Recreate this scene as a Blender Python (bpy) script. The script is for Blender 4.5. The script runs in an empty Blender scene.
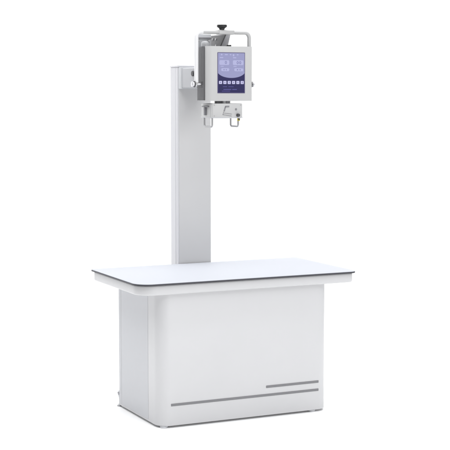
import bpy, bmesh, math
from mathutils import Vector, Matrix
from math import pi, sin, cos, radians

sc = bpy.context.scene
C = sc.collection

# ---------------------------------------------------------------- materials
def s2l(c):
    return tuple(((v / 12.92) if v <= .04045 else ((v + .055) / 1.055) ** 2.4) for v in c)

def mat(name, col, rough=.4, metal=0., var=.03, bump=.0, scale=40., emit=None, es=0., coat=0., spec=.5):
    m = bpy.data.materials.new(name); m.use_nodes = True
    nt = m.node_tree; b = nt.nodes['Principled BSDF']
    tc = nt.nodes.new('ShaderNodeTexCoord')
    nz = nt.nodes.new('ShaderNodeTexNoise'); nz.inputs['Scale'].default_value = scale
    nz.inputs['Detail'].default_value = 4
    nt.links.new(tc.outputs['Object'], nz.inputs['Vector'])
    mr = nt.nodes.new('ShaderNodeMapRange')
    mr.inputs['To Min'].default_value = max(.02, rough - .06); mr.inputs['To Max'].default_value = rough + .06
    nt.links.new(nz.outputs['Fac'], mr.inputs['Value']); nt.links.new(mr.outputs['Result'], b.inputs['Roughness'])
    big = nt.nodes.new('ShaderNodeTexNoise'); big.inputs['Scale'].default_value = 3.
    nt.links.new(tc.outputs['Object'], big.inputs['Vector'])
    cr = nt.nodes.new('ShaderNodeValToRGB')
    cr.color_ramp.elements[0].position = .3; cr.color_ramp.elements[1].position = .7
    cr.color_ramp.elements[0].color = tuple(v * (1 - var) for v in col) + (1,)
    cr.color_ramp.elements[1].color = tuple(min(1, v * (1 + var)) for v in col) + (1,)
    nt.links.new(big.outputs['Fac'], cr.inputs['Fac']); nt.links.new(cr.outputs['Color'], b.inputs['Base Color'])
    b.inputs['Metallic'].default_value = metal
    b.inputs['Specular IOR Level'].default_value = spec
    b.inputs['Coat Weight'].default_value = coat
    if bump:
        bp = nt.nodes.new('ShaderNodeBump'); bp.inputs['Strength'].default_value = bump; bp.inputs['Distance'].default_value = .001
        n2 = nt.nodes.new('ShaderNodeTexNoise'); n2.inputs['Scale'].default_value = 350.
        nt.links.new(tc.outputs['Object'], n2.inputs['Vector'])
        nt.links.new(n2.outputs['Fac'], bp.inputs['Height']); nt.links.new(bp.outputs['Normal'], b.inputs['Normal'])
    if emit:
        b.inputs['Emission Color'].default_value = emit + (1,); b.inputs['Emission Strength'].default_value = es
    return m

M = dict(
    floor=mat('white_paper', (.93, .93, .93), .9, var=.003, spec=.1),
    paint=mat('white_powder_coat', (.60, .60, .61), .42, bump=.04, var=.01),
    side=mat('shaded_white_powder_coat', (.51, .517, .54), .45, bump=.04, var=.01),  # same coat as paint, with the left side's bluish shade put into the colour
    laminate=mat('pale_blue_white_laminate', (.492, .507, .546), .6, var=.005, spec=.06),
    edge=mat('dark_phenolic_edge', (.045, .045, .055), .5),
    stripe=mat('grey_trim', (.19, .19, .20), .4, var=.02),
    colbody=mat('column_coat', (.60, .60, .625), .4, bump=.04, var=.01),
    colfront=mat('column_grey_cover', (.575, .573, .577), .4, bump=.04, var=.01),
    grey=mat('grey_coat', (.50, .51, .53), .42),
    arm=mat('arm_grey_coat', (.40, .405, .425), .42),
    housing=mat('housing_white', (.50, .50, .50), .4, bump=.03, var=.01),
    shell=mat('dark_grey_shell', (.115, .115, .12), .55, bump=.05, spec=.3),
    gusset=mat('gusset_grey', (.11, .11, .115), .5),
    white=mat('bright_white_tube', (.76, .76, .77), .3, coat=.2, var=.01),
    chrome=mat('brushed_steel', (.62, .62, .64), .28, metal=1.),
    dark=mat('dark_plastic', (.05, .05, .055), .45),
    black=mat('black_plastic', (.008, .008, .009), .35),
    mid=mat('mid_grey_print', (.22, .22, .235), .5),
    yellow=mat('yellow_tag', (.50, .42, .05), .5),
    foot=mat('grey_rubber', (.55, .56, .58), .6),
    steel=mat('satin_steel', (.36, .36, .37), .3, metal=.5),
    tube=mat('satin_aluminium_coat', (.47, .47, .47), .3, coat=.2, var=.01),
    clear=mat('pale_plastic', (.42, .425, .44), .25),
)
def screen_mat(name, srgb, k=.80):
    c = s2l(srgb)
    return mat(name, tuple(v * .22 for v in c), .3, var=.01, emit=c, es=k, spec=.06)
M['s_dark'] = screen_mat('screen_navy', (.22, .212, .365))
M['s_rim'] = screen_mat('screen_rim', (.42, .40, .52))
M['s_field'] = screen_mat('screen_lilac', (.605, .61, .76))
M['s_box'] = screen_mat('screen_pale_lilac', (.70, .705, .85))
M['s_mark'] = screen_mat('screen_mark', (.52, .52, .69))
M['s_btn'] = screen_mat('screen_button', (.775, .765, .90))
M['s_faint'] = screen_mat('screen_faint', (.36, .345, .57))

# ---------------------------------------------------------------- helpers
def obj(name, bm, m, parent=None, smooth=40):
    bmesh.ops.recalc_face_normals(bm, faces=bm.faces[:])
    me = bpy.data.meshes.new(name); bm.to_mesh(me); bm.free()
    if smooth:
        for p in me.polygons: p.use_smooth = True
        try: me.set_sharp_from_angle(angle=radians(smooth))
        except Exception: pass
    me.materials.append(M[m] if isinstance(m, str) else m)
    o = bpy.data.objects.new(name, me); C.objects.link(o)
    if parent is not None:
        o.parent = parent
        o.matrix_parent_inverse = Matrix.Translation(-world_loc(parent))
    return o

def world_loc(o):
    l = Vector(o.location)
    return l if o.parent is None else l + (world_loc(o.parent) if False else Vector((0, 0, 0)))

def thing(name, loc, label, cat):
    o = bpy.data.objects.new(name, None); C.objects.link(o)
    o.location = loc; o.empty_display_size = .1
    o['label'] = label; o['category'] = cat
    return o

def bevel(bm, w, seg=3, ang=30):
    es = [e for e in bm.edges if len(e.link_faces) == 2 and e.calc_face_angle(0) > radians(ang)]
    if w > 0: bmesh.ops.bevel(bm, geom=es, offset=w, segments=seg, affect='EDGES', profile=.5, clamp_overlap=True)
    return bm

def prism(pts, axis, a, b, w=0, seg=2, bm=None):
    """extrude 2-D outline along axis ('x': pts=(y,z); 'y': pts=(x,z); 'z': pts=(x,y))"""
    out = bmesh.new()
    def P(p, t):
        return {'x': (t, p[0], p[1]), 'y': (p[0], t, p[1]), 'z': (p[0], p[1], t)}[axis]
    v0 = [out.verts.new(P(p, a)) for p in pts]; v1 = [out.verts.new(P(p, b)) for p in pts]
    n = len(pts)
    out.faces.new(v0); out.faces.new(v1)
    for i in range(n):
        out.faces.new((v0[i], v0[(i + 1) % n], v1[(i + 1) % n], v1[i]))
    bmesh.ops.recalc_face_normals(out, faces=out.faces[:])
    bevel(out, w, seg)
    return join(bm, out)

def join(bm, other):
    if bm is None: return other
    me = bpy.data.meshes.new('tmp'); other.to_mesh(me); other.free()
    bm.from_mesh(me); bpy.data.meshes.remove(me)
    return bm

def rrect(x0, y0, x1, y1, r, n=10):
    """rounded rectangle outline; r = one radius or four (x0y0, x1y0, x1y1, x0y1)"""
    if not isinstance(r, (tuple, list)): r = (r,) * 4
    out = []
    for (cx, cy, sx, sy, a0), rr in zip(((x0, y0, 1, 1, pi), (x1, y0, -1, 1, 1.5 * pi), (x1, y1, -1, -1, 0), (x0, y1, 1, -1, .5 * pi)), r):
        if rr <= 1e-6: out.append((cx, cy)); continue
        for k in range(n + 1):
            a = a0 + .5 * pi * k / n
            out.append((cx + sx * rr + rr * cos(a), cy + sy * rr + rr * sin(a)))
    return out

def box(x0, y0, z0, x1, y1, z1, w=0, seg=2, bm=None):
    return prism([(x0, y0), (x1, y0), (x1, y1), (x0, y1)], 'z', z0, z1, w, seg, bm)

def lathe(profile, loc, axis='z', n=32, bm=None):
    """profile: (r, h) pairs from bottom to top"""
    out = bmesh.new(); rings = []
    def P(r, h, a):
        u, v = r * cos(a), r * sin(a)
        return {'z': (loc[0] + u, loc[1] + v, loc[2] + h), 'x': (loc[0] + h, loc[1] + u, loc[2] + v), 'y': (loc[0] + u, loc[1] + h, loc[2] + v)}[axis]
    for r, h in profile:
        rings.append([out.verts.new(P(r, h, 2 * pi * k / n)) for k in range(n)])
    for A, B in zip(rings, rings[1:]):
        for k in range(n): out.faces.new((A[k], A[(k + 1) % n], B[(k + 1) % n], B[k]))
    out.faces.new(rings[0]); out.faces.new(rings[-1])
    return join(bm, out)

def tube(path, r, n=14, bm=None):
    out = bmesh.new(); pts = [Vector(p) for p in path]; rings = []
    up = None
    for i, p in enumerate(pts):
        t = (pts[min(i + 1, len(pts) - 1)] - pts[max(i - 1, 0)]).normalized()
        if up is None:
            up = Vector((0, 1, 0)) if abs(t.y) < .9 else Vector((1, 0, 0))
        s = t.cross(up).normalized(); up = s.cross(t).normalized()
        rings.append([out.verts.new(p + s * r * cos(2 * pi * k / n) + up * r * sin(2 * pi * k / n)) for k in range(n)])
    for A, B in zip(rings, rings[1:]):
        for k in range(n): out.faces.new((A[k], A[(k + 1) % n], B[(k + 1) % n], B[k]))
    out.faces.new(rings[0]); out.faces.new(rings[-1])
    return join(bm, out)

def fillet(pts, r, n=8):
    pts = [Vector(p) for p in pts]; out = [pts[0]]
    for a, b, c in zip(pts, pts[1:], pts[2:]):
        d1 = (a - b).normalized(); d2 = (c - b).normalized()
        half = d1.angle(d2) / 2; t = r / math.tan(half)
        cen = b + (d1 + d2).normalized() * (r / sin(half))
        s, e = b + d1 * t - cen, b + d2 * t - cen
        ang = s.angle(e)
        for k in range(n + 1):
            f = k / n
            out.append(cen + (s * sin((1 - f) * ang) + e * sin(f * ang)) / sin(ang))
    out.append(pts[-1]); return out

# ---------------------------------------------------------------- setting: a seamless white sweep
FZ = .0105
pr = [(-9., FZ), (2.5, FZ)] + [(2.5 + 2. * sin(a), FZ + 2. - 2. * cos(a)) for a in [radians(5 * k) for k in range(1, 19)]] + [(4.5, 7.)]
bm = bmesh.new()
L = [bm.verts.new((-9, y, z)) for y, z in pr]; R = [bm.verts.new((11, y, z)) for y, z in pr]
for i in range(len(pr) - 1): bm.faces.new((L[i], R[i], R[i + 1], L[i + 1]))
fl = obj('floor', bm, 'floor', smooth=60)
fl['kind'] = 'structure'
fl['label'] = 'seamless white studio floor sweeping up behind the table'

# ---------------------------------------------------------------- the table
T = thing('examination_table', (.58, .32, 0), 'long white examination table with a boxy cabinet base, rounded corners and dark edged top', 'table')
W, D = 1.2, .660
top = obj('tabletop', prism(rrect(.0012, .0012, W - .0012, D - .0012, (.079, .034, .02, .019), 14), 'z', .7195, .7225, .0008, 1), 'laminate', T)
obj('edge_band', prism(rrect(0, 0, W, D, (.080, .035, .021, .020), 14), 'z', .7125, .7195, .0012, 2), 'edge', top)
obj('apron', prism(rrect(.012, .012, W - .012, D - .010, (.085, .03, .02, .02), 14), 'z', .664, .7125, .009, 4), 'paint', T)
XL, XR, YF, YB = .117, 1.05, .030, .566
cab = obj('cabinet', prism(rrect(XL, YF, XR, YB, (.062, .062, .02, .006), 16), 'z', .021, .664, .0025, 2), 'paint', T)
# left side panel between the two corner posts, seam left as a real gap
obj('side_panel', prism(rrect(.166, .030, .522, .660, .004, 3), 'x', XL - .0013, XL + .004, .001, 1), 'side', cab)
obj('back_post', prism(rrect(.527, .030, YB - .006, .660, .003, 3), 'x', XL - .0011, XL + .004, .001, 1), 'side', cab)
def stripe(x0, x1, z):
    h = .0062
    return obj('trim_stripe', prism(rrect(x0, z - h, x1, z + h, .002, 3), 'y', YF - .0016, YF + .003, .0004, 1), 'stripe', cab)
s1 = stripe(.179, .993, .1235); s1['label'] = 'long grey trim stripe low on the front'
s2 = stripe(.694, .993, .1655); s2['label'] = 'short grey trim stripe above the long one'
# adjustable feet
for fx, fy in ((.152, .056), (.966, .053), (.985, .52), (.172, .53)):
    ft = obj('foot', lathe([(.017, 0), (.019, .002), (.019, .008), (.011, .012), (.009, .0105)], (fx, fy, FZ + .0002)), 'foot', T)
# floor clamp behind the rear left corner
cl = obj('floor_clamp', prism([(.560, .092), (.580, .094), (.586, .086), (.586, .070), (.578, .060), (.573, .046), (.573, .018), (.560, .018)], 'x', XL + .002, XL + .016, .002, 2), 'foot', T)
obj('clamp_pad', lathe([(.013, 0), (.014, .003), (.012, .006), (.005, .008), (.005, .013)], (XL + .009, .581, FZ + .0002), n=24), 'clear', cl)
obj('clamp_screw', lathe([(.007, -.006), (.009, -.004), (.009, .004), (.007, .006)], (XL + .001, .577, .079), 'x', 20), 'chrome', cl)

# ---------------------------------------------------------------- the column
K = thing('column_stand', (.58, .69, 0), 'tall grey white column standing behind the table, carrying a bracket arm and tube yoke', 'column')
CX0, CX1, CY0, CY1, CZ = .497, .687, .668, .768, 1.767
cb = obj('column_body', box(CX0, CY0, FZ + .0005, CX1, CY1, CZ - .010, .004, 3), 'colbody', K)
obj('column_cap', box(CX0 - .0015, CY0 - .004, CZ - .010, CX1 + .0015, CY1 + .0015, CZ, .002, 2), 'colbody', K)
obj('front_cover', box(CX0 + .006, CY0 - .0035, .60, CX1 - .0005, CY0 + .003, CZ - .012, .0015, 2), 'colfront', K)
for z0, z1 in ((.60, CZ - .012),):
    obj('side_trim', box(CX0 - .0018, CY0 + .030, z0, CX0 + .003, CY1 - .014, z1, .001, 1), 'colbody', K)
arm = obj('bracket_arm', box((.501), .345, 1.650, .660, .665, 1.752, .006, 3), 'arm', K)
obj('arm_plate', box(.4985, .622, 1.645, .668, .665, 1.7565, .003, 2), 'grey', arm)
obj('arm_bolt', lathe([(.012, -.010), (.014, -.008), (.014, .0), (.010, .001)], (.5, .470, 1.722), 'x', 24), 'dark', arm)
# neck leaning forward from the arm to the yoke
bm = bmesh.new()
v = [bm.verts.new(p) for p in ((.600, .352, 1.752), (.638, .352, 1.752), (.638, .470, 1.752), (.600, .470, 1.752),
                               (.600, .350, 1.862), (.638, .350, 1.862), (.638, .470, 1.862), (.600, .470, 1.862),
                               (.600, .290, 1.917), (.624, .290, 1.917), (.634, .470, 1.917), (.600, .470, 1.917))]
for f in ((0, 1, 2, 3), (0, 1, 5, 4), (1, 2, 6, 5), (2, 3, 7, 6), (3, 0, 4, 7), (4, 5, 9, 8), (5, 6, 10, 9), (6, 7, 11, 10), (7, 4, 8, 11), (8, 9, 10, 11)):
    bm.faces.new([v[i] for i in f])
bmesh.ops.recalc_face_normals(bm, faces=bm.faces[:])
nk = obj('neck', bevel(bm, .003, 2), 'colbody', K)
obj('gusset_plate', prism([(.352, 1.754), (.352, 1.860), (.292, 1.914), (.468, 1.914), (.468, 1.754)], 'x', .594, .5995, .0012, 2), 'gusset', nk)
for yb_, zb_ in ((.400, 1.895), (.440, 1.895), (.400, 1.862)):
    obj('gusset_bolt', lathe([(.005, -.004), (.006, -.003), (.006, 0)], (.594, yb_, zb_), 'x', 16), 'steel', nk)
# the yoke: a tube bent over the head
YY, YR = .275, .0100
yp = fillet([(.427, YY, 1.664), (.427, YY, 1.924), (.7185, YY, 1.924), (.7185, YY, 1.664)], .026, 10)
yk = obj('yoke', tube(yp, YR, 20), 'tube', K)
obj('yoke_sleeve', tube(fillet([(.427, YY, 1.676), (.427, YY, 1.924), (.462, YY, 1.924)], .026, 10), YR + .0008, 24), 'white', yk)
obj('yoke_clamp', box(.545, YY - .0125, 1.913, .632, YY + .028, 1.936, .005, 3), 'tube', yk)
kn = obj('top_knob', lathe([(.012, 0), (.013, .005), (.016, .0095), (.023, .014), (.0255, .017), (.0255, .0235), (.023, .0265), (.008, .0275)],
                          (.567, YY, 1.9350)), 'black', yk)
rp = obj('rear_plate', prism(rrect(.455, 1.756, .540, 1.916, (.004, .004, .004, .02), 8), 'y', .3425, .3485, .0015, 2), 'grey', K)

# ---------------------------------------------------------------- the generator head
G = thing('x_ray_generator', (.578, .275, 1.5), 'boxy white x-ray generator head with lit lilac screen, held in the tube yoke', 'x-ray generator')
HX0, HX1, HZ0, HZ1 = .449, .707, 1.5835, 1.8535
def housing(x0, x1, y0, y1, z0, z1, r):
    # plan outline with a big front-left and small front-right rounding
    return prism(rrect(x0, y0, x1, y1, r, 10), 'z', z0, z1, .003, 3)
fh = obj('front_housing', housing(HX0 + .013, HX1 + .002, .220, .250, HZ0, HZ1, (.0285, .007, .002, .002)), 'housing', G)
sh = obj('rear_shell', prism(rrect(HX0 + .006, .2504, HX1 - .003, .336, (.001, .001, .012, .012), 8), 'z', HZ0 + .003, HZ1 - .006, .003, 2), 'shell', G)
obj('shell_groove', box(HX0 + .0046, .262, 1.650, HX0 + .008, .330, 1.654, .001, 1), 'dark', sh)
obj('shell_groove', box(HX0 + .0046, .262, 1.6755, HX0 + .008, .330, 1.6795, .001, 1), 'dark', sh)
# connector standing on the shell
obj('plate_rib', box(.458, .336, 1.893, .538, .3424, 1.901, .0015, 2), 'mid', rp)
for xb_ in (.468, .526):
    obj('plate_bolt', lathe([(.005, -.004), (.006, -.003), (.006, 0)], (xb_, .3424, 1.884), 'y', 16), 'steel', rp)
cn = obj('cable_connector', lathe([(.021, 0), (.021, .016), (.019, .026), (.013, .032), (.004, .0335)], (.486, .300, HZ1 - .006)), 'clear', G)
obj('connector_ring', lathe([(.0225, 0), (.0225, .006)], (.486, .300, HZ1 - .006)), 'mid', cn)
obj('top_button', box(.585, .246, HZ1 - .001, .606, .268, HZ1 + .008, .002, 2), 'black', G)
# pivots on both sides
def pivot(x, s):
    p = obj('pivot_knob', lathe([(.011, 0), (.011, .010 * s), (.0135, .011 * s), (.0135, .017 * s), (.0105, .0185 * s)] if s > 0 else
                                [(.0105, .0185 * s), (.0135, .017 * s), (.0135, .011 * s), (.011, .010 * s), (.011, 0)], (x, YY, 1.6665), 'x', 28), 'chrome', G)
    obj('pivot_washer', lathe([(.0155, 0), (.0155, .003)], (x + (.002 if s > 0 else -.005), YY, 1.6665), 'x', 28), 'dark', p)
    return p
pivot(.4195, -1); pivot(.727, 1)
obj('pivot_pin', lathe([(.008, 0), (.008, .024)], (.4275, YY, 1.6665), 'x', 20), 'chrome', G)
obj('pivot_pin', lathe([(.008, 0), (.008, .020)], (.702, YY, 1.6665), 'x', 20), 'chrome', G)

# screen
SX0, SX1, SZ0, SZ1 = .516, .668, 1.6215, 1.8235
def PX(px): return SX0 + (px - 217.3) * (SX1 - SX0) / 27.6     # position measured across the display
def PZ(py): return SZ1 - (py - 52.4) * (SZ1 - SZ0) / 40.9
def sheet(name, pts, m, k, par):
    return obj(name, prism(pts, 'y', .220 - .0009 - .00035 * k, .2205 if k == 0 else .220 - .0009 - .00035 * (k - 1) - .0001), m, par, smooth=0)
scr = sheet('screen', rrect(SX0, SZ0, SX1, SZ1, .002, 3), 's_rim', 0, G)
IN = .0032
sheet('screen_background', rrect(SX0 + IN, SZ0 + IN, SX1 - IN, SZ1 - IN, .001, 2), 's_dark', 1, scr)
arc = []
for k in range(25):
    t = -1 + 2 * k / 24
    arc.append((SX0 + IN + (SX1 - SX0 - 2 * IN) * (t + 1) / 2, PZ(77.9) + (PZ(73.2) - PZ(77.9)) * (1 - math.sqrt(1 - (.93 * t) ** 2)) / (1 - math.sqrt(1 - .93 ** 2))))
sheet('screen_field', [(SX1 - IN, SZ1 - IN), (SX0 + IN, SZ1 - IN)] + arc, 's_field', 2, scr)
def rect(x0, y0, x1, y1, r=.002): return rrect(PX(x0), PZ(y1), PX(x1), PZ(y0), r, 3)
for r in ((219.2, 60.2, 229.0, 65.0), (232.6, 60.2, 243.2, 65.0), (221.0, 68.2, 229.0, 71.2), (234.0, 68.2, 243.0, 71.2)):
    sheet('value_box', rect(*r, r=.0055), 's_box', 3, scr)
def ring(cx, cy, rx, ry, th):
    bm = bmesh.new(); n = 20; y = .220 - .0009 - .00035 * 4
    A = []; B = []
    for k in range(n):
        a = 2 * pi * k / n
        A.append(bm.verts.new((PX(cx + rx * cos(a)), y, PZ(cy + ry * sin(a)))))
        B.append(bm.verts.new((PX(cx + (rx - th) * cos(a)), y, PZ(cy + (ry - th) * sin(a)))))
    for k in range(n): bm.faces.new((A[k], A[(k + 1) % n], B[(k + 1) % n], B[k]))
    r = bmesh.ops.extrude_face_region(bm, geom=bm.faces[:])
    bmesh.ops.translate(bm, verts=[e for e in r['geom'] if isinstance(e, bmesh.types.BMVert)], vec=(0, .0003, 0))
    return bm
for cx, cy in ((225.6, 62.5), (237.4, 62.6), (239.9, 62.6)):
    obj('value_mark', ring(cx, cy, 1.0, 1.5, .55), 's_mark', scr, smooth=0)
for r in ((223.3, 69.2, 224.2, 70.3), (225.6, 69.2, 226.4, 70.3), (236.5, 69.2, 238.0, 70.2), (239.2, 69.2, 240.4, 70.2)):
    sheet('value_mark', rect(*r, r=.0008), 's_mark', 4, scr)
for r in ((220.6, 54.0, 222.2, 55.4), (224.6, 54.2, 227.5, 55.2), (229.6, 54.2, 231.0, 55.2), (232.6, 54.2, 234.0, 56.2), (236.6, 54.2, 238.2, 55.2), (219.6, 57.2, 223.0, 58.2), (232.8, 57.2, 236.0, 58.2), (220.4, 66.0, 223.4, 66.7), (233.2, 66.0, 236.4, 66.7)):
    sheet('status_mark', rect(*r, r=.0008), 's_box', 3, scr)
for k in range(6):
    cx = 220.3 + 4.34 * k
    sheet('screen_button', rect(cx - 1.55, 80.9, cx + 1.55, 84.0), 's_btn', 3, scr)
    sheet('button_mark', [rect(cx - .5, 81.9, cx + .5, 83.0, r=.0008), rect(cx - .8, 82.1, cx + .6, 82.8, r=.0006), rect(cx - .4, 81.6, cx + .4, 83.2, r=.0012)][k % 3], 's_mark', 4, scr)
for r in ((222.6, 86.4, 226.8, 87.0), (228.2, 86.4, 233.4, 87.0), (223.2, 89.0, 231.0, 89.9), (232.0, 89.0, 236.6, 89.9), (221.6, 90.8, 229.8, 91.4)):
    sheet('status_mark', rect(*r, r=.0008), 's_faint', 3, scr)

# collimator under the head
QX0, QX1, QY0, QY1, QZ0, QZ1 = .490, .656, .222, .357, 1.4975, 1.5715
col = obj('collimator', box(QX0, QY0, QZ0, QX1, QY1, QZ1, .005, 3), 'housing', G)
obj('collimator_collar', lathe([(.040, 0), (.040, .012)], (.572, .280, QZ1)), 'clear', col)
obj('latch', box(.517, .232, QZ1, .552, .252, QZ1 + .0117, .002, 2), 'dark', col)
obj('latch', box(.572, .236, QZ1, .592, .252, QZ1 + .0117, .002, 2), 'mid', col)
# T-shaped lever on the left side
lv = box(QX0 - .010, .262, 1.5525, QX0, .330, 1.5595, .002, 2)
lv = box(QX0 - .012, .290, 1.512, QX0, .303, 1.5555, .002, 2, lv)
obj('side_lever', lv, 'mid', col)
obj('seam', box(QX0 - .0006, QY0 + .0260, QZ0 + .004, QX0 + .001, QY0 + .0272, QZ1 - .004), 'mid', col, smooth=0)
obj('lower_rim', box(QX0 - .001, QY0 - .001, QZ0 + .002, QX1 + .001, QY1 + .001, QZ0 + .006, .0008, 1), 'grey', col)
for xs_, zs_ in ((QX0 + .010, QZ0 + .012), (QX0 + .010, QZ1 - .008), (QX1 - .010, QZ1 - .008)):
    obj('screw', lathe([(.0018, -.0015), (.0026, -.001), (.0026, .001)], (xs_, QY0, zs_), 'y', 14), 'steel', col)
# printed dial and pointer on the front
def qx(px): return QX0 + (px - 213.) * (.162) / 29.
def qz(py): return 1.569 - (py - 104.) * .069 / 14.
def line(name, pts, w, m):
    P2 = [Vector((qx(a), qz(b))) for a, b in pts]; bm = None
    for a, b in zip(P2, P2[1:]):
        d = (b - a).normalized(); n = Vector((-d.y, d.x)) * w; a2, b2 = a - d * w, b + d * w
        bm = prism([tuple(a2 - n), tuple(b2 - n), tuple(b2 + n), tuple(a2 + n)], 'y', QY0 - .0012, QY0 + .0006, 0, 1, bm)
    return obj(name, bm, m, col, smooth=0)
line('dial_pointer', [(228.8, 106.6), (226.2, 106.6)], .0036, 'mid')
line('dial_pointer', [(225.6, 107.4), (224.6, 110.8)], .0034, 'mid')
line('dial_scale', [(224.0, 112.0), (223.2, 114.8), (231.6, 116.2)], .0010, 'mid')
line('dial_scale', [(224.4, 113.2), (231.8, 114.2)], .0010, 'mid')
obj('indicator', lathe([(.0045, -.0025), (.0055, -.0012), (.0055, .002)], (qx(236.2), QY0, qz(109.4)), 'y', 20), 'mid', col)
obj('front_knob', lathe([(.0065, -.014), (.0078, -.012), (.0084, .002)], (qx(237.9), QY0, qz(115.4)), 'y', 24), 'dark', col)
def loop(x, y0, y1):
    p = fillet([(x, y0, QZ0 + .002), (x, y0, 1.4555), (x, y1, 1.4555), (x, y1, QZ0 + .002)], .012, 6)
    return obj('guard_loop', tube(p, .0046, 12), 'steel', col)
loop(QX0 + .003, .231, .323)
lp = loop(QX1 - .004, .264, .351)
obj('warning_tag', box(QX1 - .013, .252, 1.484, QX1 + .001, .259, 1.4995, .001, 1), 'yellow', lp)
obj('tag_clip', box(QX1 - .010, .2465, 1.488, QX1 - .002, .2515, 1.4965, .001, 1), 'dark', lp)

# ---------------------------------------------------------------- light
w = bpy.data.worlds.new('World'); sc.world = w; w.use_nodes = True
w.node_tree.nodes['Background'].inputs['Color'].default_value = (.965, .98, 1.0, 1)
wn = w.node_tree
tcw = wn.nodes.new('ShaderNodeTexCoord'); sep = wn.nodes.new('ShaderNodeSeparateXYZ'); mrw = wn.nodes.new('ShaderNodeMapRange')
wn.links.new(tcw.outputs['Generated'], sep.inputs['Vector']); wn.links.new(sep.outputs['X'], mrw.inputs['Value'])
for k_, v_ in (('From Min', -1), ('From Max', 1), ('To Min', .26), ('To Max', .56)): mrw.inputs[k_].default_value = v_
wn.links.new(mrw.outputs['Result'], wn.nodes['Background'].inputs['Strength'])     # dim studio, brighter to the right

def area(name, loc, aim, sx, sy, watts, col=(1, 1, 1)):
    l = bpy.data.lights.new(name, 'AREA'); l.shape = 'RECTANGLE'; l.size = sx; l.size_y = sy; l.energy = watts; l.color = col
    o = bpy.data.objects.new(name, l); C.objects.link(o); o.location = loc
    o.rotation_euler = (Vector(aim) - Vector(loc)).to_track_quat('-Z', 'Y').to_euler()
    return o
area('overhead_softbox', (.6, -2.3, 6.5), (.6, -1.6, 0), 9, 8, 500, (.985, .99, 1))
area('left_floor_fill', (-2.0, .1, 4.5), (-1.3, .1, 0), 1.6, 3, 34)  # added fill, brightens the floor left of the cabinet
area('backdrop_strip', (1.2, 1.6, 6.8), (1.5, 4.3, 1.8), 9, 1.2, 290)
area('front_softbox', (2.2, -7.5, 2.2), (.6, 0, .3), 3, 3, 90, (1, .995, .985))

# ---------------------------------------------------------------- camera
cam = bpy.data.cameras.new('camera'); co = bpy.data.objects.new('camera', cam); C.objects.link(co)
yaw, pit, f = 0.4441135680304114, 0.09567780272251869, 1365.6997325809748
co.location = (-2.3681877, -5.9295362, 1.61843635)
fwd = Vector((sin(yaw) * cos(pit), cos(yaw) * cos(pit), -sin(pit)))
co.rotation_euler = fwd.to_track_quat('-Z', 'Y').to_euler()
cam.sensor_width = 36; cam.lens = 36 * f / 450
cam.clip_start = .05; cam.clip_end = 200
sc.camera = co
vs = sc.view_settings
sc.display_settings.display_device = 'sRGB'
vs.view_transform = 'Standard'; vs.look = 'None'; vs.exposure = 0; vs.gamma = 1; vs.use_curve_mapping = False
sc.cycles.max_bounces = 8
